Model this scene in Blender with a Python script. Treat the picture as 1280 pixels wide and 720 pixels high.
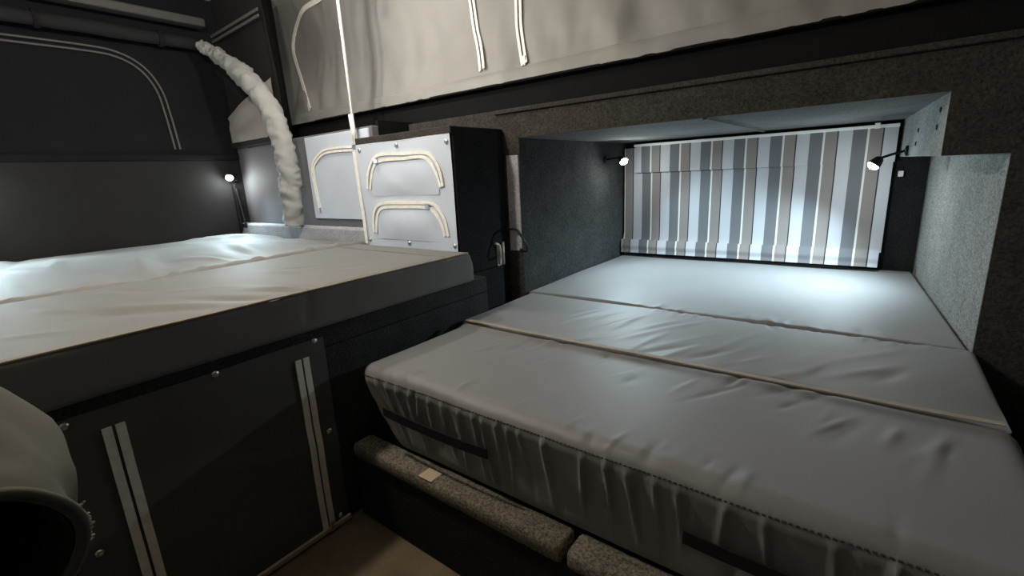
import bpy, bmesh, math, random
import numpy as np
from mathutils import Vector, Matrix, noise

random.seed(7)
for o in list(bpy.data.objects):
    bpy.data.objects.remove(o, do_unlink=True)
scene = bpy.context.scene
COL = scene.collection

# ------------------------------------------------------------------ camera
# heights below are written relative to the sleeping deck; Z0 lifts them above the floor
Z0 = 0.51
FPX, YAW, PITCH, ROLL = 584.0, math.radians(-37.638), math.radians(13.649), math.radians(-2.886)
CAM = np.array([0.0, 0.0, 0.52])
_f = np.array([math.sin(YAW) * math.cos(PITCH), math.cos(YAW) * math.cos(PITCH), -math.sin(PITCH)])
_r0 = np.array([math.cos(YAW), -math.sin(YAW), 0.0])
_u0 = np.cross(_r0, _f)
_r = math.cos(ROLL) * _r0 + math.sin(ROLL) * _u0
_u = -math.sin(ROLL) * _r0 + math.cos(ROLL) * _u0
cam_data = bpy.data.cameras.new('camera')
cam_data.sensor_width = 36.0
cam_data.lens = FPX / 1280.0 * 36.0
cam_data.clip_start = 0.02
cam = bpy.data.objects.new('camera', cam_data)
COL.objects.link(cam)
cam.matrix_world = Matrix(((_r[0], _u[0], -_f[0], CAM[0]), (_r[1], _u[1], -_f[1], CAM[1]),
                           (_r[2], _u[2], -_f[2], CAM[2] + Z0), (0, 0, 0, 1)))
scene.camera = cam

# ------------------------------------------------------------------ world, exposure
world = bpy.data.worlds.new('night')
scene.world = world
world.use_nodes = True
world.node_tree.nodes['Background'].inputs[0].default_value = (0.02, 0.025, 0.035, 1)
world.node_tree.nodes['Background'].inputs[1].default_value = 0.2
scene.view_settings.view_transform = 'Standard'
scene.view_settings.look = 'None'
scene.view_settings.gamma = 1.0
scene.view_settings.use_curve_mapping = False
scene.view_settings.exposure = 0.0
LANTERN = 540.0       # emission strength of the hanging lantern globe
READ_A = 27.0          # reading spots over the fold-out bed, watts
READ_B = 60.0          # reading spots in the alcove, watts


def ray(px, py):
    d = (px - 640) / FPX * _r - (py - 360) / FPX * _u + _f
    return d / np.linalg.norm(d)


def at(px, py, ax, val):
    """where the sight line meets the plane axis = val (used to lay surfaces out)"""
    d = ray(px, py)
    t = (val - CAM[ax]) / d[ax]
    return CAM + d * t


# ------------------------------------------------------------------ materials
def mat(name, col, rough=0.8, metal=0.0, var=0.12, scale=30.0, bump=0.0, bscale=200.0, emit=None, estr=0.0,
        sheen=0.0, spec=0.3, speck=None, weave=False):
    m = bpy.data.materials.new(name)
    m.use_nodes = True
    nt = m.node_tree
    b = nt.nodes['Principled BSDF']
    b.inputs['Roughness'].default_value = rough
    b.inputs['Metallic'].default_value = metal
    b.inputs['Specular IOR Level'].default_value = spec
    if sheen:
        b.inputs['Sheen Weight'].default_value = sheen
    tc = nt.nodes.new('ShaderNodeTexCoord')
    n1 = nt.nodes.new('ShaderNodeTexNoise')
    n1.inputs['Scale'].default_value = scale
    n1.inputs['Detail'].default_value = 5
    nt.links.new(tc.outputs['Object'], n1.inputs['Vector'])
    ramp = nt.nodes.new('ShaderNodeValToRGB')
    ramp.color_ramp.elements[0].position = 0.3
    ramp.color_ramp.elements[1].position = 0.7
    ramp.color_ramp.elements[0].color = (*[c * (1 - var) for c in col], 1)
    ramp.color_ramp.elements[1].color = (*[min(1, c * (1 + var)) for c in col], 1)
    nt.links.new(n1.outputs['Fac'], ramp.inputs['Fac'])
    out = ramp.outputs['Color']
    if speck:                                   # tufted carpet: light and dark fibres
        n2 = nt.nodes.new('ShaderNodeTexNoise')
        n2.inputs['Scale'].default_value = speck[0]
        n2.inputs['Detail'].default_value = 3
        n2.inputs['Roughness'].default_value = 0.8
        nt.links.new(tc.outputs['Object'], n2.inputs['Vector'])
        r2 = nt.nodes.new('ShaderNodeValToRGB')
        r2.color_ramp.elements[0].position = 0.35
        r2.color_ramp.elements[1].position = 0.72
        r2.color_ramp.elements[0].color = (*speck[1], 1)
        r2.color_ramp.elements[1].color = (*speck[2], 1)
        nt.links.new(n2.outputs['Fac'], r2.inputs['Fac'])
        mx = nt.nodes.new('ShaderNodeMix')
        mx.data_type = 'RGBA'
        mx.blend_type = 'MULTIPLY'
        mx.inputs['Factor'].default_value = 1.0
        nt.links.new(out, mx.inputs['A'])
        nt.links.new(r2.outputs['Color'], mx.inputs['B'])
        out = mx.outputs['Result']
    nt.links.new(out, b.inputs['Base Color'])
    if bump:
        if weave:
            w1 = nt.nodes.new('ShaderNodeTexWave')
            w1.inputs['Scale'].default_value = bscale
            w1.inputs['Distortion'].default_value = 1.5
            nt.links.new(tc.outputs['Object'], w1.inputs['Vector'])
            src = w1.outputs['Fac']
        else:
            nb = nt.nodes.new('ShaderNodeTexNoise')
            nb.inputs['Scale'].default_value = bscale
            nb.inputs['Detail'].default_value = 4
            nt.links.new(tc.outputs['Object'], nb.inputs['Vector'])
            src = nb.outputs['Fac']
        bp = nt.nodes.new('ShaderNodeBump')
        bp.inputs['Strength'].default_value = bump
        bp.inputs['Distance'].default_value = 0.004
        nt.links.new(src, bp.inputs['Height'])
        nt.links.new(bp.outputs['Normal'], b.inputs['Normal'])
    if emit:
        b.inputs['Emission Color'].default_value = (*emit, 1)
        b.inputs['Emission Strength'].default_value = estr
    return m


LO, HI = (0.5, 0.5, 0.5), (1.0, 1.0, 1.0)
M = {}
M['cushion'] = mat('cushion_fabric', (0.18, 0.177, 0.177), 0.55, var=0.04, scale=6, bump=0.08, bscale=500, sheen=0.15, spec=0.4)
M['cushion_tan'] = mat('grey_tan_cushion_fabric', (0.152, 0.146, 0.134), 0.65, var=0.04, scale=6, bump=0.08, bscale=500, sheen=0.1)
M['cover'] = mat('wrinkled_cover_fabric', (0.20, 0.195, 0.185), 0.65, var=0.05, scale=6, bump=0.08, bscale=500, sheen=0.1)
M['taupe_hem'] = mat('taupe_hem', (0.30, 0.25, 0.20), 0.8, var=0.1, scale=20, bump=0.1, bscale=300)
M['stitch'] = mat('stitch_thread', (0.05, 0.045, 0.04), 0.9)
M['carpet'] = mat('charcoal_carpet', (0.055, 0.056, 0.056), 0.95, var=0.15, scale=12, bump=0.6, bscale=130, speck=(130, LO, (1.35, 1.35, 1.35)), spec=0.05)
M['carpet_dark'] = mat('black_carpet', (0.028, 0.028, 0.03), 0.95, var=0.15, scale=12, bump=0.5, bscale=130, speck=(130, LO, (1.3, 1.3, 1.3)), spec=0.05)
M['carpet_grey'] = mat('grey_felt_carpet', (0.17, 0.175, 0.18), 0.95, var=0.1, scale=10, bump=0.45, bscale=120, speck=(130, (0.55, 0.55, 0.55), (1.3, 1.3, 1.3)), spec=0.05)
M['carpet_side'] = mat('grey_side_carpet', (0.26, 0.27, 0.26), 0.95, var=0.1, scale=10, bump=0.6, bscale=200, speck=(130, (0.45, 0.45, 0.45), (1.45, 1.45, 1.45)), spec=0.05)
M['carpet_brown'] = mat('brown_flecked_carpet', (0.058, 0.054, 0.049), 0.95, var=0.15, scale=12, bump=0.6, bscale=130, speck=(130, LO, (1.4, 1.4, 1.4)), spec=0.05)
M['canvas'] = mat('grey_canvas', (0.25, 0.247, 0.235), 0.5, var=0.06, scale=5, bump=0.06, bscale=600)
M['canvas_dark'] = mat('black_canvas', (0.012, 0.012, 0.014), 0.85, var=0.1, scale=5, bump=0.06, bscale=600, spec=0.15)
M['carpet_rail'] = mat('pale_flecked_carpet', (0.20, 0.18, 0.14), 0.95, var=0.15, scale=12, bump=0.8, bscale=130, speck=(150, (0.3, 0.3, 0.3), (1.5, 1.5, 1.5)), spec=0.05)
M['felt_pale'] = mat('pale_felt', (0.46, 0.47, 0.50), 0.95, var=0.1, scale=12, bump=0.6, bscale=130, speck=(130, (0.6, 0.6, 0.6), (1.2, 1.2, 1.2)), spec=0.05)
M['canvas_mid'] = mat('charcoal_canvas', (0.018, 0.018, 0.018), 0.85, var=0.1, scale=5, bump=0.06, bscale=600)
M['panel_grey'] = mat('pale_grey_canvas', (0.58, 0.65, 0.75), 0.7, var=0.04, scale=6, bump=0.05, bscale=600)
M['end_grey'] = mat('mauve_grey_canvas', (0.15, 0.147, 0.158), 0.75, var=0.05, scale=6, bump=0.05, bscale=600)
M['panel_black'] = mat('charcoal_curtain_canvas', (0.10, 0.095, 0.09), 0.75, var=0.1, scale=6, bump=0.06, bscale=500)
M['zip'] = mat('white_zip_tape', (0.90, 0.88, 0.81), 0.6, var=0.08, scale=60, bump=0.2, bscale=700)
M['zip_dim'] = mat('grey_zip_tape', (0.13, 0.125, 0.12), 0.75, var=0.08, scale=60, bump=0.2, bscale=700)
M['metal'] = mat('bright_metal', (0.75, 0.75, 0.74), 0.28, 1.0, var=0.04)
M['latch'] = mat('dull_pale_metal', (0.62, 0.58, 0.50), 0.5, 0.4, var=0.08)
M['pole'] = mat('pale_aluminium', (0.72, 0.70, 0.65), 0.4, 0.7, var=0.05)
M['plastic'] = mat('black_plastic', (0.012, 0.012, 0.013), 0.45, var=0.1)
M['webbing'] = mat('black_webbing', (0.010, 0.009, 0.010), 0.85, var=0.1, scale=80, bump=0.3, bscale=400)
M['void'] = mat('black_trim', (0.010, 0.010, 0.011), 0.9, var=0.1, spec=0.1)
M['sleeve'] = mat('pale_grey_sleeve', (0.32, 0.325, 0.315), 0.75, var=0.06, scale=8, bump=0.06, bscale=500)
M['canvas_lit'] = mat('lit_end_canvas', (0.36, 0.33, 0.315), 0.8, var=0.06, scale=5, bump=0.06, bscale=600)  # paler copy for the lit corner of the end canvas
M['sack'] = mat('khaki_sack_canvas', (0.075, 0.07, 0.05), 0.9, var=0.12, scale=8, bump=0.15, bscale=400)
M['sack_in'] = mat('dark_sack_lining', (0.018, 0.016, 0.013), 0.9, var=0.1)
M['fringe'] = mat('pale_fringe', (0.4, 0.38, 0.31), 0.9, var=0.1)
M['floor'] = mat('brown_vinyl_floor', (0.145, 0.108, 0.066), 0.6, var=0.25, scale=9, bump=0.05, bscale=120)
M['tape'] = mat('tan_tape', (0.50, 0.40, 0.28), 0.7, var=0.05)
M['rail'] = mat('dull_grey_rail', (0.09, 0.085, 0.085), 0.5, 0.3, var=0.05)
M['ceiling'] = mat('pale_roof_lining', (0.5, 0.49, 0.47), 0.8, var=0.05)
M['white'] = mat('white_plastic', (0.8, 0.8, 0.8), 0.4, var=0.02)
M['lens'] = mat('led_lens', (0.9, 0.95, 1.0), 0.3, var=0.0, emit=(0.93, 1.0, 0.97), estr=330.0)
M['globe_dim'] = mat('dim_lantern_globe', (0.9, 0.9, 0.85), 0.3, var=0.0, emit=(1.0, 0.90, 0.77), estr=LANTERN * 1.5)
M['globe'] = mat('lantern_globe', (0.9, 0.9, 0.85), 0.3, var=0.0, emit=(1.0, 0.95, 0.88), estr=0.68 * LANTERN / 0.42 ** 2)


def stripe_material():
    m = bpy.data.materials.new('striped_blind_fabric')
    m.use_nodes = True
    nt = m.node_tree
    b = nt.nodes['Principled BSDF']
    b.inputs['Roughness'].default_value = 0.75
    b.inputs['Specular IOR Level'].default_value = 0.2
    tc = nt.nodes.new('ShaderNodeTexCoord')
    sx = nt.nodes.new('ShaderNodeSeparateXYZ')
    nt.links.new(tc.outputs['Object'], sx.inputs[0])
    a = nt.nodes.new('ShaderNodeMath'); a.operation = 'ADD'; a.inputs[1].default_value = STRIPE_OFF
    nt.links.new(sx.outputs['X'], a.inputs[0])
    d = nt.nodes.new('ShaderNodeMath'); d.operation = 'DIVIDE'; d.inputs[1].default_value = 0.1665
    nt.links.new(a.outputs[0], d.inputs[0])
    fr = nt.nodes.new('ShaderNodeMath'); fr.operation = 'FRACT'
    nt.links.new(d.outputs[0], fr.inputs[0])
    rp = nt.nodes.new('ShaderNodeValToRGB')
    rp.color_ramp.interpolation = 'CONSTANT'
    stops = [(0.0, (0.62, 0.61, 0.58)), (0.05, (0.225, 0.20, 0.19)), (0.33, (0.03, 0.03, 0.035)),
             (0.36, (0.44, 0.445, 0.475)), (0.68, (0.135, 0.137, 0.148))]
    els = rp.color_ramp.elements
    while len(els) < len(stops):
        els.new(0.5)
    for e, (p, c) in zip(els, stops):
        e.position = p
        e.color = (*c, 1)
    nt.links.new(fr.outputs[0], rp.inputs[0])
    nt.links.new(rp.outputs[0], b.inputs['Base Color'])
    return m


# ------------------------------------------------------------------ helpers
ORG = {}


def build(name, verts, faces, material, parent=None, smooth=False, org=None):
    """one mesh object; coordinates are relative heights, origin at org or at the parent's origin"""
    if parent is not None:
        o0 = ORG[parent.name]
    elif org is not None:
        o0 = np.array(org, float)
    else:
        o0 = np.zeros(3)
    v = np.asarray(verts, float) - o0
    me = bpy.data.meshes.new(name)
    me.from_pydata([tuple(p) for p in v], [], [tuple(f) for f in faces])
    if isinstance(material, (list, tuple)):
        for mm in material:
            me.materials.append(mm)
    else:
        me.materials.append(material)
    if smooth:
        me.polygons.foreach_set('use_smooth', [True] * len(me.polygons))
    bm = bmesh.new(); bm.from_mesh(me)
    bmesh.ops.recalc_face_normals(bm, faces=bm.faces)
    bm.to_mesh(me); bm.free()
    me.update()
    ob = bpy.data.objects.new(name, me)
    COL.objects.link(ob)
    ORG[ob.name] = o0
    if parent is not None:
        ob.parent = parent
    else:
        ob.location = (o0[0], o0[1], o0[2] + Z0)
    return ob


def tag(o, label, cat, group=None, kind=None):
    o['label'] = label
    o['category'] = cat
    if group: o['group'] = group
    if kind: o['kind'] = kind
    return o


def struct(o, label, cat):
    return tag(o, label, cat, kind='structure')


def thing(name, loc, label, cat, group=None):
    e = bpy.data.objects.new(name, None)
    e.empty_display_size = 0.05
    COL.objects.link(e)
    e.location = (loc[0], loc[1], loc[2] + Z0)
    ORG[e.name] = np.array(loc, float)
    return tag(e, label, cat, group)


class G:
    """collects vertices and faces"""
    def __init__(s): s.v = []; s.f = []

    def add(s, v, f):
        n = len(s.v)
        s.v += [tuple(p) for p in v]
        s.f += [tuple(i + n for i in q) for q in f]
        return s

    def box(s, x0, x1, y0, y1, z0, z1, bev=0.0):
        if bev <= 0:
            v = [(x, y, z) for z in (z0, z1) for y in (y0, y1) for x in (x0, x1)]
            f = [(0, 2, 3, 1), (4, 5, 7, 6), (0, 1, 5, 4), (2, 6, 7, 3), (0, 4, 6, 2), (1, 3, 7, 5)]
            return s.add(v, f)
        bm = bmesh.new()
        bmesh.ops.create_cube(bm, size=1.0)
        for p in bm.verts:
            p.co = Vector(((x0 + x1) / 2 + p.co.x * (x1 - x0), (y0 + y1) / 2 + p.co.y * (y1 - y0), (z0 + z1) / 2 + p.co.z * (z1 - z0)))
        bmesh.ops.bevel(bm, geom=list(bm.edges), offset=bev, segments=2, profile=0.5, affect='EDGES')
        bm.verts.index_update()
        s.add([tuple(p.co) for p in bm.verts], [[p.index for p in q.verts] for q in bm.faces])
        bm.free()
        return s

    def tube(s, pts, r, n=10, cap=True):
        pts = [np.array(p, float) for p in pts]
        rs = r if hasattr(r, '__len__') else [r] * len(pts)
        t0 = pts[1] - pts[0]
        a = np.array([0, 0, 1.0]) if abs(t0[2]) < 0.8 * np.linalg.norm(t0) else np.array([1.0, 0, 0])
        v = []; f = []
        for i, p in enumerate(pts):
            t = pts[min(i + 1, len(pts) - 1)] - pts[max(i - 1, 0)]
            t = t / np.linalg.norm(t)
            a = a - t * (a @ t); a = a / np.linalg.norm(a)
            b = np.cross(t, a)
            for k in range(n):
                w = 2 * math.pi * k / n
                v.append(p + rs[i] * (math.cos(w) * a + math.sin(w) * b))
        for i in range(len(pts) - 1):
            for k in range(n):
                k2 = (k + 1) % n
                f.append((i * n + k, i * n + k2, (i + 1) * n + k2, (i + 1) * n + k))
        if cap:
            f.append(tuple(range(n - 1, -1, -1)))
            f.append(tuple((len(pts) - 1) * n + k for k in range(n)))
        return s.add(v, f)

    def ribbon(s, pts, w, nrm, th=0.003, lift=0.0):
        """flat strip of width w following pts on a surface of normal nrm"""
        nrm = np.array(nrm, float); nrm /= np.linalg.norm(nrm)
        pts = [np.array(p, float) + nrm * lift for p in pts]
        v = []; f = []
        for i, p in enumerate(pts):
            t = pts[min(i + 1, len(pts) - 1)] - pts[max(i - 1, 0)]
            t = t / np.linalg.norm(t)
            b = np.cross(nrm, t); b /= np.linalg.norm(b)
            for sx, sn in ((-1, 0), (1, 0), (1, 1), (-1, 1)):
                v.append(p + b * sx * w / 2 + nrm * sn * th)
        for i in range(len(pts) - 1):
            for k in range(4):
                k2 = (k + 1) % 4
                f.append((i * 4 + k, i * 4 + k2, i * 4 + 4 + k2, i * 4 + 4 + k))
        f.append((3, 2, 1, 0))
        e = (len(pts) - 1) * 4
        f.append((e, e + 1, e + 2, e + 3))
        return s.add(v, f)

    def lathe(s, prof, c, axis, n=16):
        """profile [(radius, along)] about axis through c"""
        ax = np.array(axis, float); ax /= np.linalg.norm(ax)
        a = np.array([0, 0, 1.0]) if abs(ax[2]) < 0.8 else np.array([1.0, 0, 0])
        a = a - ax * (a @ ax); a /= np.linalg.norm(a); b = np.cross(ax, a)
        v = []; f = []
        for r, h in prof:
            for k in range(n):
                w = 2 * math.pi * k / n
                v.append(np.array(c) + ax * h + max(r, 1e-5) * (math.cos(w) * a + math.sin(w) * b))
        for i in range(len(prof) - 1):
            for k in range(n):
                k2 = (k + 1) % n
                f.append((i * n + k, i * n + k2, (i + 1) * n + k2, (i + 1) * n + k))
        f.append(tuple(range(n - 1, -1, -1)))
        f.append(tuple((len(prof) - 1) * n + k for k in range(n)))
        return s.add(v, f)

    def obj(s, name, material, parent=None, smooth=False, org=None):
        return build(name, s.v, s.f, material, parent, smooth, org)


def spline(pts, n=8):
    P = [np.array(p, float) for p in pts]
    P = [2 * P[0] - P[1]] + P + [2 * P[-1] - P[-2]]
    out = []
    for i in range(1, len(P) - 2):
        for k in range(n):
            t = k / n
            out.append(0.5 * (2 * P[i] + (P[i + 1] - P[i - 1]) * t + (2 * P[i - 1] - 5 * P[i] + 4 * P[i + 1] - P[i + 2]) * t * t
                              + (-P[i - 1] + 3 * P[i] - 3 * P[i + 1] + P[i + 2]) * t ** 3))
    out.append(P[-2])
    return out


def offset(pts, nrm, d):
    """shift a polyline sideways in its surface"""
    nrm = np.array(nrm, float); out = []
    for i, p in enumerate(pts):
        t = np.array(pts[min(i + 1, len(pts) - 1)]) - np.array(pts[max(i - 1, 0)])
        b = np.cross(nrm, t); b /= np.linalg.norm(b)
        out.append(np.array(p) + b * d)
    return out


def noise2(x, y, s, seed=0.0):
    return np.array([noise.noise((a * s, b * s, seed)) for a, b in zip(x, y)])


def gridbox(x0, x1, y0, y1, z0, z1, r, nx, ny, nz):
    """rounded box as welded grids -> vertex array, faces, normals"""
    h = np.array([(x1 - x0) / 2, (y1 - y0) / 2, (z1 - z0) / 2]); c = np.array([(x0 + x1) / 2, (y0 + y1) / 2, (z0 + z1) / 2])
    r = min(r, h.min() * 0.98)
    ax = []
    for k, n in enumerate((nx, ny, nz)):
        e = np.linspace(0, r, 5)
        ax.append(np.concatenate([-h[k] + e, np.linspace(-h[k] + r, h[k] - r, n + 1)[1:-1], h[k] - e[::-1]]))
    idx = {}; V = []; F = []

    def vid(p):
        key = tuple(np.round(p, 6))
        if key not in idx:
            idx[key] = len(V); V.append(p)
        return idx[key]
    for k in range(3):
        i, j = [(1, 2), (2, 0), (0, 1)][k]
        for sgn in (-1, 1):
            g = []
            for a in ax[i]:
                row = []
                for b in ax[j]:
                    p = np.zeros(3); p[k] = sgn * h[k]; p[i] = a; p[j] = b
                    row.append(vid(p))
                g.append(row)
            for a in range(len(ax[i]) - 1):
                for b in range(len(ax[j]) - 1):
                    q = (g[a][b], g[a + 1][b], g[a + 1][b + 1], g[a][b + 1])
                    F.append(q if sgn > 0 else q[::-1])
    V = np.array(V)
    inner = np.clip(V, -(h - r), h - r)
    d = V - inner
    N = d / np.maximum(np.linalg.norm(d, axis=1, keepdims=True), 1e-9)
    return inner + N * r + c, F, N


def ridges(x, y, lst):
    """sum of elongated soft ridges (cx, cy, angle, length, width, height)"""
    out = np.zeros_like(x)
    for cx, cy, a, L, w, amp in lst:
        dx, dy = x - cx, y - cy
        u = dx * math.cos(a) + dy * math.sin(a)
        v = -dx * math.sin(a) + dy * math.cos(a)
        out += amp * np.exp(-(u / L) ** 2 - (v / w) ** 2)
    return out


def canvas_sheet(us, vs, fn):
    V = [fn(u, v) for v in vs for u in us]
    n = len(us); F = []
    for j in range(len(vs) - 1):
        for i in range(n - 1):
            F.append((j * n + i, j * n + i + 1, (j + 1) * n + i + 1, (j + 1) * n + i))
    return V, F


def zipper(name, pts, nrm, w, gap, material, parent, pull=None):
    """two parallel tapes; optional metal pull"""
    g = G()
    g.ribbon(offset(pts, nrm, gap / 2), w, nrm, 0.004, 0.001)
    g.ribbon(offset(pts, nrm, -gap / 2), w, nrm, 0.004, 0.001)
    z = g.obj(name, material, parent)
    if pull is not None:
        p = np.array(pull)
        k = G().box(p[0] - 0.006, p[0] + 0.006, p[1] - 0.006, p[1] + 0.006, p[2] - 0.018, p[2] + 0.012, 0.002)
        k.obj('zipper_pull', M['metal'], z)
    return z


def snap(parent, p, nrm, r=0.009):
    return G().lathe([(r, 0), (r, 0.003), (r * 0.7, 0.006), (r * 0.3, 0.007)], p, nrm, 12).obj('snap_fastener', M['metal'], parent, True)


# ================================================================== THE SETTING
XL, XR, YF, ZC = -3.30, 0.44, -1.05, 1.62
fl = struct(G().box(-1.25, XR, YF, 0.74, -0.55, -0.51).obj('floor', M['floor']), 'brown vinyl floor in the gap between the two beds', 'floor')
struct(G().box(XL - 0.1, 1.0, YF, 2.0, ZC, ZC + 0.04).obj('ceiling', M['ceiling']), 'pale lining of the raised roof', 'ceiling')
struct(G().box(XL - 0.1, XR, YF - 0.05, YF, -0.55, ZC).obj('wall_front', M['ceiling']), 'pale canvas wall opposite the sleeping alcove', 'wall')
struct(G().box(XR, XR + 0.05, YF, 1.68, -0.55, ZC).obj('wall_right', M['carpet_dark']), 'black carpeted side wall beside the alcove bed', 'wall')


# left wall: canvas above a padded dark lower panel
def wl(u, v):
    b = 0.03 * math.sin(math.pi * min(1, max(0, (v - 0.72) / 0.9))) + 0.012 * noise.noise((u * 2.1, v * 2.3, 3.1))
    return (XL - b, u, v)


V, F = canvas_sheet(np.linspace(YF, 1.47, 70), np.linspace(0.70, ZC, 30), wl)
wall_left = struct(build('wall_left', V, F, M['canvas_dark'], smooth=True), 'black tent canvas wall above the fold-out bed, with an arched zip outline', 'wall')
lowp = G().box(XL - 0.06, XL, YF, 1.47, 0.10, 0.70, 0.008).obj('lower_panel', M['canvas_mid'], wall_left)
lowp['label'] = 'charcoal lower panel behind the mattress'
G().box(XL - 0.04, XL + 0.012, YF, 1.47, 0.695, 0.735, 0.01).obj('hem', M['canvas_dark'], wall_left)
NX = (1, 0, 0)
pts = [np.array((XL + 0.0, y, z)) for y, z in ((-0.2, 1.255), (0.2, 1.256), (0.5, 1.259), (0.80, 1.262), (0.93, 1.25), (1.03, 1.195), (1.09, 1.09), (1.108, 0.95), (1.115, 0.76))]
pts = [p - np.array((0.03 * math.sin(math.pi * (p[2] - 0.72) / 0.9) - 0.008, 0, 0)) for p in spline(pts, 8)]
zipper('zipper', pts, NX, 0.009, 0.026, M['zip_dim'], wall_left)

# end wall of the fold-out tent, lower part and canvas
wall_end = struct(G().box(XL, -1.90, 1.45, 1.49, 0.10, 0.775, 0.004).obj('wall_end', M['end_grey']),
                  'pale grey fabric end wall behind the low carpeted ledge', 'wall')


def we(u, v):
    b = 0.02 * math.sin(math.pi * (v - 0.75) / 0.9) + 0.02 * noise.noise((u * 3.0, v * 3.0, 8.0))
    return (u - 0.10 * (v - 0.75), 1.445 + b, v)


V, F = canvas_sheet(np.linspace(XL - 0.02, -2.66, 26), np.linspace(0.76, ZC, 30), we)
ec = build('tent_canvas', V, F, M['canvas_mid'], wall_end, True)  # dark colour stands for the shade of the roof parts
V, F = canvas_sheet(np.linspace(0, 1, 24), np.linspace(0, 1, 16), lambda u, v: tuple(
    (np.array((-3.29 + 0.60 * u, 1.0, 0.80 + v * (0.15 + 0.15 * u))) * (1, 0, 1)) + np.array((0, 1.424 - 0.015 * math.sin(math.pi * u) * v + 0.012 * noise.noise((u * 4, v * 3, 1)), 0))))
build('lit_canvas_patch', V, F, M['canvas_lit'], wall_end, True)  # lit lower corner of the end canvas, painted as a pale piece
G().box(XL, -2.64, 1.425, 1.45, 0.765, 0.875, 0.008).obj('hem_band', M['canvas_mid'], wall_end)
zipper('zipper', [np.array((x, 1.42, 1.405 + (x + 3.3) * 0.03)) for x in np.linspace(-3.3, -2.70, 12)], (0, -1, 0), 0.014, 0.03, M['zip_dim'], wall_end)
# black sheet beside the canvas, the shade of a gap put into its colour
V, F = canvas_sheet(np.linspace(0, 1, 14), np.linspace(0.86, ZC, 18),
                    lambda u, v: (-2.70 - 0.06 * (v - 0.75) - 0.25 * u + 0.012 * math.sin(u * 9 + v * 3), 1.46 + 0.2 * u, v))
build('dark_gap_sheet', V, F, M['void'], wall_end, True)
# grey hatch flap with an arched zip, left of the locker
hf = G().box(-2.47, -1.915, 1.437, 1.45, 0.335, 0.765, 0.004).obj('hatch_flap', M['panel_grey'], wall_end)
pts = spline([at(x, y, 1, 1.435) for x, y in ((442, 185.5), (420, 187), (404, 191), (394, 203), (392, 216), (396, 240), (401, 263))], 6)
zipper('zipper', pts, (0, -1, 0), 0.011, 0.016, M['zip'], hf, at(401, 262, 1, 1.432))
struct(G().box(XL, -1.905, 1.385, 1.448, 0.12, 0.296, 0.01).obj('trim_1', M['felt_pale']), 'low grey carpeted ledge at the end of the fold-out mattress', 'ledge')

# carpeted partition with the alcove mouth
AX0, AX1, AY0, AY1, AZ1 = -1.22, 0.262, 1.68, 2.80, 0.67
g = G()
TH = 0.008
g.box(-1.92, AX0, AY0, AY0 + TH, -0.51, 0.79)
g.box(AX1, XR, AY0, AY0 + TH, -0.51, 0.512)
g.box(0.134, XR, AY0, AY0 + TH, 0.512, 0.79)
g.box(AX0, 0.134, AY0, AY0 + TH, AZ1, 0.79)
wall_back = struct(g.obj('wall_back', M['carpet_brown']), 'dark flecked carpet partition framing the sleeping alcove', 'wall')
G().box(-1.34, XR, AY0 - 0.012, AY0, 0.772, 0.79, 0.004).obj('edge_lip', M['carpet_brown'], wall_back)
G().box(-1.288, -1.224, AY0 - 0.006, AY0, 0.185, 0.60, 0.002).obj('lit_jamb_strip', M['felt_pale'], wall_back)  # light falling on the jamb, put in as a pale strip
wa = struct(G().box(AX0 - 0.03, AX0, AY0 + TH, AY1, -0.20, AZ1).obj('wall_alcove_left', M['carpet']), 'charcoal carpeted side of the alcove next to the locker', 'wall')
def wedge(xf, xb, xo, z0, z1):                     # upright slab whose inner face runs inward to the back
    v = [(x, y, z) for z in (z0, z1) for x, y in ((xf, AY0 + TH), (xb, AY1), (xo, AY1), (xo, AY0 + TH))]
    return G().add(v, [(0, 1, 2, 3), (7, 6, 5, 4), (0, 4, 5, 1), (1, 5, 6, 2), (2, 6, 7, 3), (3, 7, 4, 0)])


wr = struct(wedge(AX1, 0.190, AX1 + 0.03, -0.20, 0.512).obj('wall_alcove_right', M['carpet_side']), 'grey carpeted side of the alcove below a boxed-out ledge', 'wall')
ub = wedge(0.134, 0.080, AX1 + 0.03, 0.512, AZ1).obj('boxed_ledge', M['carpet_side'], wr)
for yy, zz in ((1.80, 0.635), (1.82, 0.59), (2.22, 0.60), (2.24, 0.555)):
    G().lathe([(0.008, 0), (0.007, 0.003), (0.003, 0.004)], (0.134 - 0.054 * (yy - 1.688) / 1.112, yy, zz), (-1, 0, 0), 8).obj('screw', M['plastic'], ub)
g = G().box(AX0, -0.47, AY0 + TH, AY1, AZ1, AZ1 + 0.03)
g.box(-0.46, 0.30, AY0 + TH, AY1, AZ1, AZ1 + 0.03)
ca = struct(g.obj('ceiling_alcove', M['carpet_grey']), 'grey felt ceiling of the alcove in two sheets', 'ceiling')
G().box(-0.472, -0.458, AY0 + TH, AY1, AZ1 - 0.006, AZ1 + 0.002, 0.002).obj('joint_strip', M['zip_dim'], ca)
struct(G().box(AX0 - 0.03, AX1 + 0.03, AY1, AY1 + 0.03, -0.2, AZ1 + 0.03).obj('wall_alcove_back', M['carpet_dark']), 'black back wall of the alcove behind the striped blind', 'wall')
struct(G().box(-3.1, XR + 0.3, 1.71, 1.75, 0.775, 0.915).obj('trim_2', M['void']), 'black rail between the carpet partition and the tent canvas', 'trim')
struct(G().box(-1.92, -1.90 + 0.0, 1.49, 1.71, 0.10, 0.80).obj('trim_3', M['void']), 'black return beside the locker', 'trim')


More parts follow.
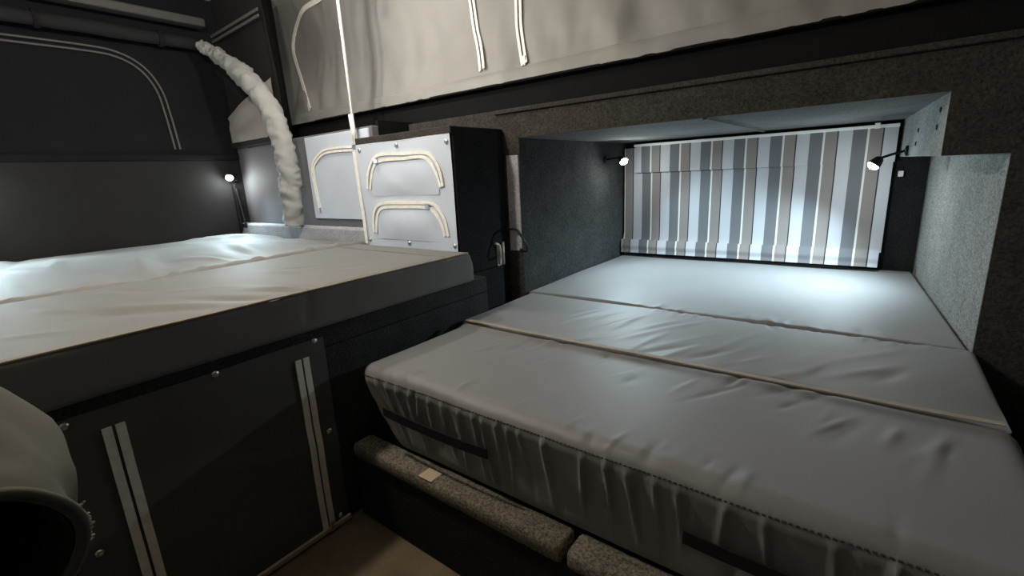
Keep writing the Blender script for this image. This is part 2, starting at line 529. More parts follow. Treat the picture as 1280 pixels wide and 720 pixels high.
# main tent canvas over the partition
def cy(x, z):
    t = (z - 0.9) / 0.75
    return 1.69 + 0.10 * math.sin(math.pi * min(1, max(0, t)) * 0.8) + 0.040 * noise.noise((x * 2.2, z * 3.0, 1.7)) * min(1, t * 4 + 0.15) \
        + 0.034 * noise.noise((x * 8.0 + z * 3, z * 2.0, 5.7)) * max(0, 1 - t * 1.8) * min(1, t * 6) + 0.006 * noise.noise((x * 16, z * 5, 2.0))


V, F = canvas_sheet(np.linspace(-3.35, 0.95, 260), np.linspace(0.895, ZC, 60), lambda u, v: (u, cy(u, v), v))
wc = struct(build('wall_canvas', V, F, M['canvas'], smooth=True), 'pale grey tent canvas above the partition, with white zips', 'wall')
V, F = canvas_sheet(np.linspace(-3.05, 0.95, 160), [0.893, 0.905, 0.93, 0.948, 0.952],
                    lambda u, v: (u, min(cy(u, v), cy(u, 0.95)) - (0.010 if v < 0.95 else 0.001) - 0.004 * noise.noise((u * 7, 0, v * 30)), v))
build('hem', V, F, M['canvas'], wc, True)
G().tube([(x, 1.685, 0.893) for x in np.linspace(-3.0, 0.9, 30)], 0.006, 8).obj('piping', M['void'], wc, True)


def on_canvas(x, y, d=0.006):
    p = at(x, y, 1, 1.70)
    for _ in range(6):
        p = at(x, y, 1, cy(p[0], p[2]) - d)
    return p


def canvas_zip(pix, w, gap, pull=None):
    z = zipper('zipper', spline([on_canvas(*p) for p in pix], 8), (0, -1, 0), w, gap, M['zip'], wc)
    if pull:
        p = on_canvas(*pull)
        G().box(p[0] - 0.007, p[0] + 0.007, p[1] - 0.008, p[1], p[2] - 0.02, p[2] + 0.02, 0.002).obj('zipper_pull', M['metal'], z)


canvas_zip([(388, 137), (378, 102), (368, 68), (367.5, 50), (372, 30), (380, 12), (398, 0), (430, -22)], 0.014, 0.015)
canvas_zip([(586, -30), (590, 0), (595, 35), (600, 60), (603, 87)], 0.013, 0.022)
canvas_zip([(646, -30), (648, 0), (649, 30), (652, 55), (656, 80)], 0.013, 0.022, (656, 76))

# ================================================================== FOLD-OUT BED (left)
pa = thing('bed_platform', (-1.215, 0.5, -0.51), 'dark carpeted platform carrying the fold-out mattress', 'bed base')
G().box(XL, -1.215, -0.95, 1.41, 0.06, 0.123, 0.006).obj('deck', M['carpet'], pa)
G().box(-1.26, -1.215, 0.672, 1.41, -0.505, 0.06, 0.004).obj('side_panel', M['carpet'], pa)
G().box(-1.30, -1.26, -0.95, 0.672, -0.505, 0.06).obj('frame_board', M['void'], pa)
G().box(-1.90, -1.30, 1.41, 1.68, -0.505, 0.123).obj('locker_plinth', M['carpet_dark'], pa)

ct = thing('storage_curtain', (-1.21, 0.38, -0.505), 'black canvas curtain with two white zips, snapped under the fold-out bed', 'curtain')


def curt(u, v):
    return (-1.211 + 0.006 * noise.noise((u * 5, v * 4, 2.2)) + 0.004 * noise.noise((u * 3 + v * 6, v * 9, 7.0)), u, v)


V, F = canvas_sheet(np.linspace(0.075, 0.672, 40), np.linspace(-0.50, 0.098, 40), curt)
cb = build('curtain_panel', V, F, M['panel_black'], ct, True)
for yy in (0.187, 0.600):
    zipper('zipper', [np.array((curt(yy, z)[0] + 0.002, yy, z)) for z in np.linspace(0.055, -0.497, 24)], NX, 0.0165, 0.0225, M['zip'], ct)
G().box(-1.208, -1.198, 0.075, 0.672, -0.503, -0.488, 0.002).obj('hem_tape', M['tape'], ct)
G().box(-1.20, -1.192, 0.598, 0.612, -0.50, -0.465, 0.002).obj('zipper_pull', M['metal'], ct)
for yy, zz in ((0.118, 0.085), (0.388, 0.092), (0.645, 0.092), (0.648, -0.192), (0.114, -0.209), (0.645, -0.48)):
    snap(ct, (curt(yy, zz)[0] - 0.002, yy, zz), NX)

# outer cushion, smooth, with a sharp welted edge
V, F, N = gridbox(-1.893, -1.196, -0.9, 1.322, 0.124, 0.243, 0.016, 60, 150, 8)
lst = []
for _ in range(26):
    lst.append((random.uniform(-1.75, -1.25), random.uniform(-0.2, 0.95), random.uniform(0.2, 0.9), random.uniform(0.05, 0.16), random.uniform(0.010, 0.022), random.uniform(-0.006, 0.006)))
lst += [(-1.45, 0.30, 0.55, 0.20, 0.03, -0.009), (-1.40, 0.36, 0.55, 0.18, 0.02, 0.008), (-1.30, 0.50, 0.5, 0.14, 0.02, -0.008),
        (-1.28, 0.62, 0.5, 0.12, 0.014, 0.007), (-1.24, 0.66, 0.2, 0.07, 0.010, -0.009)]
top = np.clip(N[:, 2], 0, 1)
V[:, 2] += top * (ridges(V[:, 0], V[:, 1], lst) + 0.004 * noise2(V[:, 0], V[:, 1], 3.0) - 0.002)
side = np.clip(N[:, 0], 0, 1)
V[:, 0] += side * (0.004 * noise2(V[:, 1], V[:, 2], 5.0, 4.0) + ridges(V[:, 1], V[:, 2], [(0.64, 0.2, 1.4, 0.05, 0.008, -0.008), (0.67, 0.22, 1.7, 0.04, 0.006, 0.005)]))
ends = (V[:, 1] > 1.2) & (V[:, 2] > 0.19)
V[ends, 1] -= 0.02 * (V[ends, 2] - 0.19) / 0.05
ma = tag(build('mattress', V, F, M['cushion_tan'], None, True, (-1.55, 0.4, 0.124)), 'smooth grey long cushion of the fold-out bed above the zipped curtain', 'mattress', 'fold-out bed cushions')
g = G().tube([(-1.199, y, 0.239 + 0.001 * noise.noise((y * 4, 0, 0))) for y in np.linspace(-0.88, 1.29, 60)], 0.0035, 6)
g.obj('piping', M['taupe_hem'], ma, True)
# inner cushion under a wrinkled loose cover
V, F, N = gridbox(-3.285, -1.916, -0.9, 1.378, 0.124, 0.238, 0.03, 110, 170, 6)
lst = []
for _ in range(46):
    lst.append((random.uniform(-3.2, -2.05), random.uniform(-0.1, 1.3), random.uniform(-0.35, 0.75), random.uniform(0.08, 0.30), random.uniform(0.02, 0.05), random.uniform(-0.014, 0.016)))
for _ in range(40):
    lst.append((random.uniform(-2.02, -1.92), random.uniform(-0.1, 1.3), random.uniform(-0.5, 0.5), random.uniform(0.02, 0.06), random.uniform(0.008, 0.02), random.uniform(-0.006, 0.010)))
top = np.clip(N[:, 2], 0, 1)
lip = 0.012 * np.exp(-((V[:, 0] + 1.93) / 0.03) ** 2)
V[:, 2] += top * (ridges(V[:, 0], V[:, 1], lst) + 0.016 * noise2(V[:, 0], V[:, 1], 2.4, 6.0) + lip - 0.004)
V[:, 0] += np.clip(N[:, 0], 0, 1) * 0.010 * noise2(V[:, 1], V[:, 2], 7.0, 9.0)
tag(build('mattress', V, F, M['cover'], None, True, (-2.6, 0.4, 0.124)), 'rumpled pale grey cushion of the fold-out bed against the black canvas wall', 'mattress', 'fold-out bed cushions')

# ================================================================== ALCOVE BED (right)
pb = thing('bed_platform', (-0.45, 1.2, -0.51), 'low carpet-topped base carrying the alcove cushions', 'bed base')
G().box(-1.19, 0.27, 0.78, 1.66, -0.505, -0.262).obj('box_body', M['void'], pb)
G().box(-1.19, 0.27, 0.708, 0.78, -0.505, -0.295).obj('kick_panel', M['carpet_dark'], pb)
G().box(-1.19, -0.447, 0.700, 0.775, -0.300, -0.252, 0.014).obj('carpet_rail', M['carpet_rail'], pb, True)
G().box(-0.437, 0.27, 0.700, 0.775, -0.300, -0.252, 0.014).obj('carpet_rail', M['carpet_rail'], pb, True)
p = at(545, 590, 2, -0.251)
G().box(p[0] - 0.03, p[0] + 0.02, 0.703, 0.745, -0.2535, -0.2505, 0.001).obj('tape_patch', M['tape'], pb)
G().box(AX0 + 0.01, 0.18, 1.74, 2.79, -0.20, -0.122).obj('alcove_deck', M['void'], pb)

# front cushion: deep, with a gathered skirt
V, F, N = gridbox(-1.165, 0.275, 0.736, 1.210, -0.248, 0.0, 0.038, 260, 70, 30)
lst = []
x = -1.14
while x < 0.26:
    lst.append((x, random.uniform(-0.12, -0.03), math.pi / 2 + random.uniform(-0.12, 0.12), random.uniform(0.045, 0.12), random.uniform(0.004, 0.007), random.uniform(0.006, 0.016)))
    lst.append((x + 0.018, random.uniform(-0.20, -0.05), math.pi / 2 + random.uniform(-0.15, 0.15), random.uniform(0.04, 0.11), random.uniform(0.007, 0.013), -random.uniform(0.002, 0.006)))
    x += random.uniform(0.022, 0.055) * (1.0 if x < -0.6 else 1.9)
fr = np.clip(-N[:, 1], 0, 1)
V[:, 1] -= fr * (ridges(V[:, 0], V[:, 2], lst) * np.clip((-0.022 - V[:, 2]) / 0.02, 0, 1) + 0.006 * noise2(V[:, 0], V[:, 2], 4.0, 2.0))
taper = np.clip((0.0 - V[:, 2]) / 0.25, 0, 1)
V[:, 0] += taper * 0.115 * np.clip((-0.9 - V[:, 0]) / 0.25, 0, 1)
V[:, 1] += np.clip((-0.045 - V[:, 2]) / 0.2, 0, 1) ** 0.8 * 0.026 * np.clip(-N[:, 1], 0, 1)
wr_ = []
for _ in range(34):
    wr_.append((random.uniform(-0.95, 0.2), random.uniform(1.02, 1.19), math.radians(random.uniform(55, 80)), random.uniform(0.03, 0.09), random.uniform(0.007, 0.014), random.uniform(-0.005, 0.005)))
for _ in range(30):
    wr_.append((random.uniform(-1.1, 0.2), random.uniform(0.75, 0.80), math.radians(random.uniform(70, 110)), random.uniform(0.02, 0.05), random.uniform(0.006, 0.011), random.uniform(-0.004, 0.004)))
top = np.clip(N[:, 2], 0, 1)
V[:, 2] += top * (ridges(V[:, 0], V[:, 1], wr_) + 0.006 * noise2(V[:, 0], V[:, 1], 2.2, 11.0) + 0.009 * np.exp(-((V[:, 1] - 1.185) / 0.022) ** 2) - 0.004)
mb = tag(build('mattress', V, F, M['cushion'], None, True, (-0.45, 0.97, -0.248)), 'thick taupe-grey cushion with a gathered skirt and two black straps', 'mattress', 'alcove bed cushions')
g = G()
for k in range(150):
    xx = -1.14 + k * 0.0094
    yy = 0.7376 - 0.0055 * noise.noise((xx * 4, -0.106, 2.0))
    g.box(xx, xx + 0.005, yy - 0.0015, yy + 0.003, -0.0275, -0.0252)
g.obj('stitching', M['stitch'], mb)
for x0, x1, dz in ((-1.045, -0.66, 0.0), (-0.205, 0.20, -0.004)):
    pts = [np.array((xx, 0.729 - 0.006 * math.sin(math.pi * (xx - x0) / (x1 - x0)), -0.118 + dz + 0.004 * noise.noise((xx * 6, 0, 1)))) for xx in np.linspace(x0, x1, 24)]
    G().ribbon(pts, 0.026, (0, -1, 0), 0.003).obj('strap', M['webbing'], mb)
G().ribbon([np.array((xx, 1.203, 0.004 + 0.003 * noise.noise((xx * 5, 0, 4)))) for xx in np.linspace(-1.14, 0.25, 60)], 0.026, (0, 0.15, 1), 0.003).obj('hem', M['taupe_hem'], mb)
# middle cushion
V, F, N = gridbox(-1.19, 0.268, 1.216, 1.684, -0.26, 0.0, 0.018, 170, 70, 6)
wr_ = []
for _ in range(44):
    wr_.append((random.uniform(-0.85, 0.1), random.uniform(1.23, 1.55), math.radians(random.uniform(50, 80)), random.uniform(0.05, 0.14), random.uniform(0.009, 0.018), random.uniform(-0.006, 0.005)))
for _ in range(60):
    wr_.append((random.uniform(-0.6, 0.25), random.uniform(1.655, 1.68), math.radians(90 + random.uniform(-20, 20)), random.uniform(0.015, 0.035), random.uniform(0.005, 0.010), random.uniform(-0.004, 0.004)))
top = np.clip(N[:, 2], 0, 1)
V[:, 2] += top * (ridges(V[:, 0], V[:, 1], wr_) + 0.006 * noise2(V[:, 0], V[:, 1], 2.6, 14.0) - 0.004)
cr = np.clip((V[:, 0] - 0.1) / 0.168, 0, 1) * np.clip((1.6 - V[:, 1]) / 0.3, 0, 1)
V[:, 2] -= top * 0.012 * cr ** 2
tag(build('mattress', V, F, M['cushion'], None, True, (-0.45, 1.45, -0.26)), 'flat grey cushion between the skirted cushion and the alcove mouth', 'mattress', 'alcove bed cushions')
# cushion inside the alcove
V, F, N = gridbox(-1.212, 0.255, 1.690, 2.765, -0.12, 0.0, 0.014, 140, 90, 6)
wr_ = []
for _ in range(40):
    wr_.append((random.uniform(-0.7, 0.22), random.uniform(1.70, 1.74), math.radians(90 + random.uniform(-25, 25)), random.uniform(0.015, 0.04), random.uniform(0.006, 0.012), random.uniform(-0.004, 0.004)))
top = np.clip(N[:, 2], 0, 1)
V[:, 2] += top * (ridges(V[:, 0], V[:, 1], wr_) + 0.007 * noise2(V[:, 0], V[:, 1], 1.8, 17.0) - 0.003)
V[:, 0] -= 0.072 * (V[:, 1] - 1.69) / 1.08 * np.clip((V[:, 0] + 0.4) / 0.65, 0, 1)
tag(build('mattress', V, F, M['cushion'], None, True, (-0.45, 2.2, -0.12)), 'blue-grey cushion inside the alcove, below the striped blind', 'mattress', 'alcove bed cushions')

# ================================================================== LOCKER
bx = thing('storage_locker', (-1.60, 1.52, 0.123), 'black carpeted locker with a grey two-pocket zipped front beside the alcove', 'locker')
G().box(-1.90, -1.300, 1.362, 1.675, 0.125, 0.712, 0.006).obj('locker_body', M['carpet_dark'], bx)
G().box(-1.90, -1.300, 1.350, 1.362, 0.683, 0.712, 0.003).obj('top_rail', M['carpet_brown'], bx)


def pan(u, v):
    return (u, 1.353 + 0.004 * noise.noise((u * 5, v * 5, 3.3)) - 0.002, v)


V, F = canvas_sheet(np.linspace(-1.898, -1.306, 40), np.linspace(0.20, 0.684, 34), pan)
fp = build('front_panel', V, F, M['panel_grey'], bx, True)
PY = 1.349
NY = (0, -1, 0)


def crop(u, v, y):            # a point of the locker front
    return at(320 + u / 4.0, 140 + v / 4.0, 1, y)


outer = spline([crop(u, v, PY) for u, v in ((560, 383), (562, 310), (585, 240), (625, 212), (730, 208), (840, 203), (885, 228), (918, 290), (936, 372))], 6)
inner = spline([crop(u, v, PY) for u, v in ((573, 385), (580, 320), (598, 262), (640, 240), (740, 232), (825, 224), (868, 246), (900, 300), (925, 375))], 6)
outer2 = spline([crop(u, v, PY) for u, v in ((592, 600), (590, 520), (604, 475), (640, 456), (740, 454), (860, 455), (905, 475), (945, 540), (964, 622))], 6)
inner2 = spline([crop(u, v, PY) for u, v in ((604, 602), (607, 535), (618, 495), (650, 476), (745, 474), (845, 476), (886, 495), (925, 550), (948, 622))], 6)
for a, b, pl in ((outer, inner, (600, 245)), (outer2, inner2, (858, 470))):
    g = G().ribbon(a, 0.013, NY, 0.004).ribbon(b, 0.013, NY, 0.004)
    zz = g.obj('pocket_zip', M['zip'], fp)
    p = crop(pl[0], pl[1], PY - 0.006)
    G().box(p[0] - 0.012, p[0] + 0.012, p[1] - 0.006, p[1], p[2] - 0.010, p[2] + 0.010, 0.002).obj('zipper_pull', M['metal'], zz)
# pocket pouches sagging below each zip
for a, zb in ((inner, 0.455), (inner2, 0.262)):
    x0, x1 = a[2][0] + 0.006, a[-3][0] - 0.006
    zt = max(p[2] for p in a) - 0.012
    V, F = canvas_sheet(np.linspace(x0, x1, 24), np.linspace(zb, zt, 16),
                        lambda u, v: (x0 + 0.0 + (u - x0) * 1.0 + (0.03 * max(0, (v - zt + 0.05) / 0.05)) * (1 if u < (x0 + x1) / 2 else -1) * abs(u - (x0 + x1) / 2) / ((x1 - x0) / 2), 1.3495 - 0.010 * math.sin(math.pi * (v - zb) / (zt - zb)) * math.sin(math.pi * (u - x0) / (x1 - x0)) - 0.006 * noise.noise((u * 9 + v * 9, v * 6, 5)) * math.sin(math.pi * (v - zb) / (zt - zb)) * math.sin(math.pi * (u - x0) / (x1 - x0)), v))
    build('pocket_flap', V, F, M['panel_grey'], fp, True)
G().ribbon([crop(u, v, 1.346) for u, v in ((492, 195), (505, 290), (520, 395), (540, 520), (558, 655))], 0.020, NY, 0.004).obj('edge_tape', M['zip'], fp)
for u, v in ((518, 194), (702, 166), (952, 148), (574, 636), (768, 654), (996, 670)):
    snap(fp, crop(u, v, 1.351), NY, 0.010)

# ================================================================== TENT POLE AND SLEEVED STRUT
tp = thing('tent_pole', (-1.97, 1.40, 0.70), 'slim pale metal tent pole rising beside the locker', 'pole')
PYY = 1.40
a0, a1 = at(441, 150, 1, PYY), at(422, 0, 1, PYY)
d = (a1 - a0) / np.linalg.norm(a1 - a0)
G().tube([a0 - d * 0.04, a0, a1, a1 + d * (ZC - a1[2]) / d[2]], 0.0075, 10).obj('pole_tube', M['pole'], tp, True)
b0, b1 = at(445, 183, 1, PYY - 0.008), at(438, 143, 1, PYY - 0.008)
G().tube([b0, b1], 0.011, 10).obj('pole_socket', M['zip'], tp, True)
G().box(b0[0] - 0.018, b0[0] + 0.018, PYY - 0.02, 1.437, b0[2] - 0.015, b0[2] + 0.008, 0.003).obj('pole_bracket', M['metal'], tp)

path = spline([(-2.55, 1.352, 0.305), (-2.53, 1.352, 0.50), (-2.52, 1.352, 0.68), (-2.57, 1.35, 0.86), (-2.70, 1.345, 1.03), (-2.90, 1.34, 1.17),
               (-3.06, 1.33, 1.26), (-3.165, 1.30, 1.325)], 26)
g = G()
nr = 18
v = []; n_p = len(path)
a = np.array([1.0, 0, 0])
for i, p in enumerate(path):
    t = path[min(i + 1, n_p - 1)] - path[max(i - 1, 0)]
    t = t / np.linalg.norm(t)
    a = a - t * (a @ t); a = a / np.linalg.norm(a); b = np.cross(t, a)
    s = i / (n_p - 1)
    base = 0.052 if s < 0.62 else 0.052 - (s - 0.62) * 0.055
    base *= 1.0 - 0.25 * math.exp(-((s - 0.80) / 0.02) ** 2) - 0.2 * math.exp(-((s - 0.90) / 0.02) ** 2)
    for k in range(nr):
        w = 2 * math.pi * k / nr
        rr = base + 0.012 * noise.noise((math.cos(w) * 1.2, math.sin(w) * 1.2, s * 22)) + 0.012 * noise.noise((math.cos(w) * 1.3 + 5, math.sin(w) * 1.3, s * 48 + math.sin(w) * 2.2)) - 0.014 * abs(noise.noise((math.cos(w) * 0.9 + 3, math.sin(w) * 0.9, s * 40 + math.sin(w + 1) * 1.5))) + 0.004
        v.append(p + rr * (math.cos(w) * a + math.sin(w) * b))
f = []
for i in range(n_p - 1):
    for k in range(nr):
        k2 = (k + 1) % nr
        f.append((i * nr + k, i * nr + k2, (i + 1) * nr + k2, (i + 1) * nr + k))
f.append(tuple(range(nr - 1, -1, -1))); f.append(tuple((n_p - 1) * nr + k for k in range(nr)))
sl = tag(build('sleeved_strut', v, f, M['sleeve'], None, True, path[0]), 'bent tent strut in a wrinkled pale grey fabric sleeve', 'tent strut')


# rolled canvas and roof rail along the top of the black wall
V = []; F = []
ys = np.linspace(YF + 0.1, 1.30, 90)
g = G()
g.tube([(-3.235 + 0.008 * noise.noise((0, y * 3, 0)), y, 1.345 + 0.006 * noise.noise((1, y * 3, 0))) for y in ys],
       [0.034 + 0.006 * noise.noise((2, y * 6, 0)) for y in ys], 12)
ro = tag(g.obj('rolled_flap', M['canvas_mid'], None, True, (-3.235, 0.2, 1.31)), 'rolled dark canvas window flap tied along the top of the black wall', 'rolled canvas')
for y in (0.62, 1.12):
    G().lathe([(0.041, -0.012), (0.043, 0), (0.041, 0.012)], (-3.235, y, 1.345), (0, 1, 0), 16).obj('tie_strap', M['webbing'], ro)
rr = G().box(-3.24, -3.16, YF + 0.1, 1.34, 1.43, 1.475, 0.008).obj('roof_rail', M['rail'], None, False, (-3.2, 0.2, 1.43))
tag(rr, 'grey metal roof rail above the rolled canvas flap', 'rail')

# ================================================================== STRIPED ROMAN BLIND
STRIPE_OFF = 0.043 + 0.1665 * 10
M['stripe'] = stripe_material()
rb = thing('roman_blind', (0.0, 2.74, 0.03), 'vertically striped grey, taupe and white roman blind at the back of the alcove', 'blind')
ORG[rb.name] = np.array((0.0, 2.74, 0.03))


def bl(u, v):
    flare = 0.05 * max(0, (0.12 - v) / 0.1) ** 1.5
    return (u * (1 + 0.0) - 0.012 * max(0, (0.14 - v) / 0.1) * (1 if u < -1.0 else 0), 2.735 - flare * 0.9 + 0.006 * noise.noise((u * 4, v * 3, 2)), v)


V, F = canvas_sheet(np.linspace(-1.205, 0.062, 90), np.linspace(0.085, 0.635, 30), bl)
build('blind_fabric', V, F, M['stripe'], rb, True)
V, F = canvas_sheet(np.linspace(-1.205, 0.055, 90), np.linspace(0.02, 0.10, 8), lambda u, v: (u, 2.705 + 0.2 * (v - 0.06) + 0.004 * noise.noise((u * 6, v * 9, 7)) - 0.012 * (1 if v > 0.05 else 0.4), v))
build('bottom_fold', V, F, M['stripe'], rb, True)
V, F = canvas_sheet(np.linspace(-1.13, 0.066, 80), np.linspace(0.492, 0.645, 10), lambda u, v: (u, 2.716 + 0.004 * noise.noise((u * 5, v * 4, 9)), v))
build('valance', V, F, M['stripe'], rb, True)
G().box(-1.14, 0.068, 2.712, 2.76, 0.640, 0.654, 0.002).obj('headrail', M['white'], rb)
G().box(-0.02, 0.0, 2.708, 2.716, 0.638, 0.662, 0.002).obj('headrail_clip', M['white'], rb)
tag(G().box(0.085, 0.105, 2.77, 2.80, 0.425, 0.450, 0.003).obj('wall_catch', M['white'], None, False, (0.095, 2.785, 0.43)), 'small white catch on the dark wall beside the blind', 'catch')


# ================================================================== READING LIGHTS
def spot(name, loc, aim, watts, size, parent):
    ld = bpy.data.lights.new(name, 'SPOT')
    ld.energy = watts
    ld.color = (0.66, 0.89, 1.0)
    ld.spot_size = math.radians(size)
    ld.spot_blend = 1.0
    ld.shadow_soft_size = 0.012
    lo = bpy.data.objects.new(name, ld)
    COL.objects.link(lo)
    dv = Vector(aim) - Vector(loc)
    lo.rotation_euler = dv.to_track_quat('-Z', 'Y').to_euler()
    o0 = ORG[parent.name]
    lo.parent = parent
    lo.location = (loc[0] - o0[0], loc[1] - o0[1], loc[2] - o0[2])
    return lo


def reading_light(mount, mnrm, head, aim, watts, size, label):
    mount, head, aim = np.array(mount), np.array(head), np.array(aim)
    t = thing('reading_light', mount, label, 'light', 'small LED reading lights')
    ax = aim - head; ax = ax / np.linalg.norm(ax)
    G().lathe([(0.020, 0), (0.020, 0.006), (0.012, 0.010)], mount, mnrm, 16).obj('mount', M['plastic'], t, True)
    mid = (mount + head) / 2 + np.array((0, 0, 0.012))
    G().tube(spline([mount + np.array(mnrm) * 0.008, mid, head - ax * 0.03], 6), 0.005, 8).obj('arm', M['plastic'], t, True)
    h = G().lathe([(0.008, -0.035), (0.015, -0.030), (0.023, -0.006), (0.023, 0.0)], head, ax, 16).obj('lamp_head', M['plastic'], t, True)
    G().lathe([(0.021, 0.0), (0.020, 0.007), (0.013, 0.014), (0.004, 0.017)], head, ax, 16).obj('lens', M['lens'], h, True)
    spot('reading_beam', tuple(head + ax * 0.024), tuple(aim), watts, size, t)
    return t


reading_light((XL + 0.01, 1.40, 0.575), (1, 0, 0), (-3.235, 1.345, 0.588), (-2.90, 1.12, 0.24), READ_A, 114, 'small lit LED reading light in the corner between the black wall and the ledge')
reading_light((XL + 0.01, 0.16, 0.575), (1, 0, 0), (-3.235, 0.18, 0.588), (-2.88, 0.28, 0.24), READ_A, 114, 'small lit LED reading light on the black wall, away from the ledge')
reading_light((AX0 + 0.002, 2.50, 0.575), (1, 0, 0), (-1.095, 2.47, 0.560), (-0.50, 2.22, 0.0), READ_B * 0.5, 145, 'small lit LED reading light on the charcoal alcove side next to the blind')
reading_light((0.096, 2.46, 0.535), (-1, 0, 0), (-0.005, 2.42, 0.486), (-0.34, 2.36, 0.0), READ_B, 130, 'small lit LED reading light on a black arm under the boxed ledge')

# bracket hanging in the corner under the reading light
g = G().box(-3.292, -3.262, 1.372, 1.384, 0.245, 0.545, 0.003)
g.box(-3.262, -3.20, 1.372, 1.384, 0.27, 0.296, 0.003)
g.tube([(-3.20, 1.378, 0.29), (-3.25, 1.378, 0.52)], 0.006, 8)
tag(g.obj('corner_bracket', M['plastic'], None, False, (-3.27, 1.378, 0.245)), 'black bracket standing in the mattress corner under the reading light', 'bracket')

# ================================================================== LATCH AND CABLE beside the alcove mouth
LXS = -1.2995
p0, p1 = at(624, 303, 0, LXS), at(627, 331, 0, LXS)
lt = thing('toggle_latch', (LXS, p0[1], p1[2]), 'small pale metal toggle latch low on the side of the locker', 'latch')
G().box(LXS, LXS + 0.004, p0[1] - 0.022, p0[1] + 0.022, p1[2], p0[2] - 0.012, 0.0015).obj('back_plate', M['latch'], lt)
G().tube(spline([(LXS + 0.012, p0[1] - 0.045, p0[2] + 0.002), (LXS + 0.014, p0[1] - 0.02, p0[2] - 0.010), (LXS + 0.012, p0[1] - 0.012, p0[2] - 0.05), (LXS + 0.008, p0[1] - 0.010, p1[2] + 0.006)], 5), 0.006, 8).obj('lever', M['latch'], lt, True)
G().tube([(LXS + 0.010, p0[1] + 0.014, p0[2]), (LXS + 0.008, p0[1] + 0.014, p1[2] + 0.003)], 0.006, 8).obj('hook_rod', M['latch'], lt, True)
cpts = spline([at(632, 286.5, 1, 1.672), at(637, 286.5, 1, 1.655), at(646, 287.5, 1, 1.635), at(653, 297, 1, 1.63), at(659, 308, 1, 1.625), at(658, 314, 1, 1.63), at(654.5, 313, 1, 1.655), at(651, 312, 1, 1.676)], 8)
tag(G().tube(cpts, 0.005, 8).obj('power_cable', M['plastic'], None, True, cpts[0]), 'short black cable looping over the edge of the alcove mouth', 'cable')

# ================================================================== CANVAS SACK near the curtain
C0 = CAM + ray(-68, 742) * 0.74              # centre of the open mouth
inward = ray(-68, 742) * 0.75 + np.array((-0.62, -0.06, 0.46)); inward /= np.linalg.norm(inward)
ctr = [C0, C0 + inward * 0.05, C0 + inward * 0.13, C0 + inward * 0.22, C0 + inward * 0.29 + np.array((0, -0.02, -0.05)),
       C0 + inward * 0.31 + np.array((0, -0.05, -0.18)), np.array((C0[0] - 0.18, C0[1] - 0.03, -0.30)), np.array((C0[0] - 0.16, C0[1] - 0.03, -0.44)), np.array((C0[0] - 0.16, C0[1] - 0.03, -0.505))]
ctr = spline(ctr, 6)
rad0 = [0.094, 0.104, 0.126, 0.142, 0.15, 0.15, 0.15, 0.15, 0.13]
rad = np.interp(np.linspace(0, 8, len(ctr)), range(9), rad0)
axm = -inward


def sack_rings(cs, rs, wob, seed):
    v = []
    a = np.array([0, 0, 1.0]); n = 48
    for i, p in enumerate(cs):
        t = cs[min(i + 1, len(cs) - 1)] - cs[max(i - 1, 0)]
        t = t / np.linalg.norm(t)
        a = a - t * (a @ t); a = a / np.linalg.norm(a); b = np.cross(t, a)
        for k in range(n):
            w = 2 * math.pi * k / n
            r = rs[i] * (1 + wob * noise.noise((math.cos(w) * 1.6, math.sin(w) * 1.6, i * 0.18 + seed)))
            v.append(p + r * (math.cos(w) * a + math.sin(w) * b))
    f = []
    for i in range(len(cs) - 1):
        for k in range(n):
            k2 = (k + 1) % n
            f.append((i * n + k, i * n + k2, (i + 1) * n + k2, (i + 1) * n + k))
    f.append(tuple((len(cs) - 1) * n + k for k in range(n)))
    return v, f, n


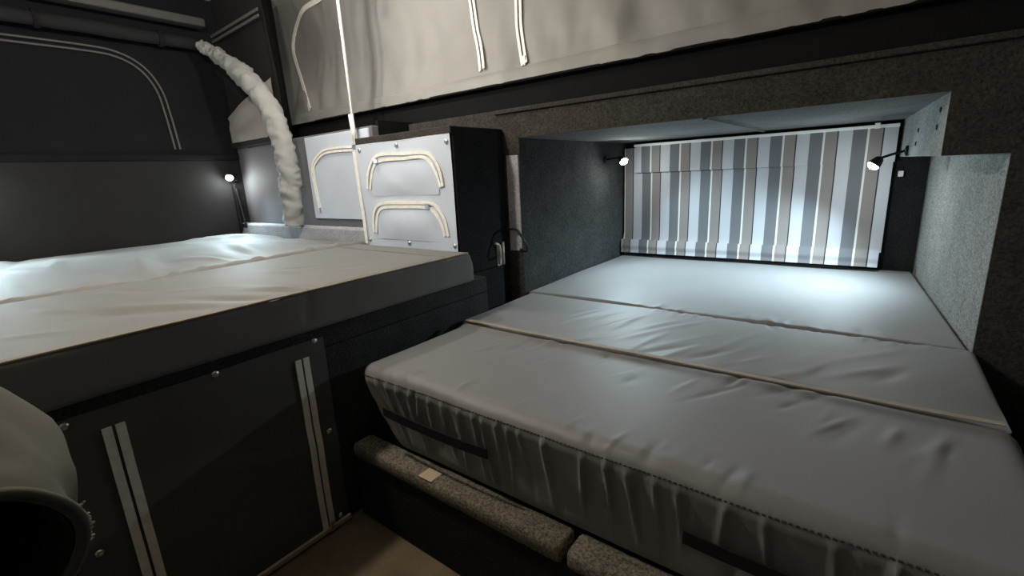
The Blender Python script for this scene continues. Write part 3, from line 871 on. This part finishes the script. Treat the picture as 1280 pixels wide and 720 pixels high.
v, f, n = sack_rings(ctr, rad, 0.10, 0.0)
sk = build('canvas_sack', v, f, M['sack'], None, True, ctr[-1])
tag(sk, 'khaki canvas sack slumped open with a dark mouth, beside the storage curtain', 'sack')
ins = ctr[:26]
v2, f2, _ = sack_rings(ins, [rad[i] - 0.008 - 0.002 * i for i in range(len(ins))], 0.10, 0.0)
build('lining', v2, f2, M['sack_in'], sk, True)
rim = [np.array(q) for q in v[:n]]
g = G().tube(rim + [rim[0]], 0.007, 8, False)
g.obj('rim_hem', M['sack'], sk, True)
edge = sorted((q - C0) @ _r for q in rim)[-13]
g = G()
for k in range(n):                                  # frayed edge along part of the rim
    p = rim[k]
    if (p - C0) @ _r >= edge and 0.0 < (p - C0) @ _u < 0.055:
        out = (p - C0) / np.linalg.norm(p - C0)
        for j in range(14):
            q = p + out * 0.004 + (rim[(k + 1) % n] - p) * random.random() - _f * random.uniform(-0.004, 0.006)
            g.tube([q, q + out * random.uniform(0.001, 0.004) + _u * random.uniform(-0.004, 0.004)], 0.0013, 4)
fr_ = g.obj('frayed_edge', M['fringe'], sk)
fr_['kind'] = 'stuff'

# ================================================================== HANGING LANTERN (the light of the cabin)
def lantern(LX, LY, LZ, k, material, label):
    ln = thing('hanging_lantern', (LX, LY, LZ - 0.05), label, 'lantern', 'roof lanterns')
    G().lathe([(0.004 * k, -0.036 * k), (0.02 * k, -0.031 * k), (0.032 * k, -0.015 * k), (0.036 * k, 0.0), (0.032 * k, 0.015 * k), (0.02 * k, 0.031 * k), (0.008 * k, 0.035 * k)], (LX, LY, LZ), (0, 0, 1), 20).obj('globe', material, ln, True)
    G().lathe([(0.026 * k, 0.030 * k), (0.028 * k, 0.036 * k), (0.022 * k, 0.055 * k), (0.006 * k, 0.062 * k)], (LX, LY, LZ), (0, 0, 1), 20).obj('cap', M['plastic'], ln, True)
    G().tube([(LX, LY, LZ + 0.058 * k), (LX, LY, ZC)], 0.003, 8).obj('cord', M['plastic'], ln, True)


lantern(-1.82, 1.20, 1.31, 0.42, M['globe'], 'tiny bright globe lamp hanging from the roof close to the pale canvas')
lantern(-1.46, 0.46, 1.25, 1.0, M['globe_dim'], 'larger globe lantern hanging from the roof over the storage curtain')
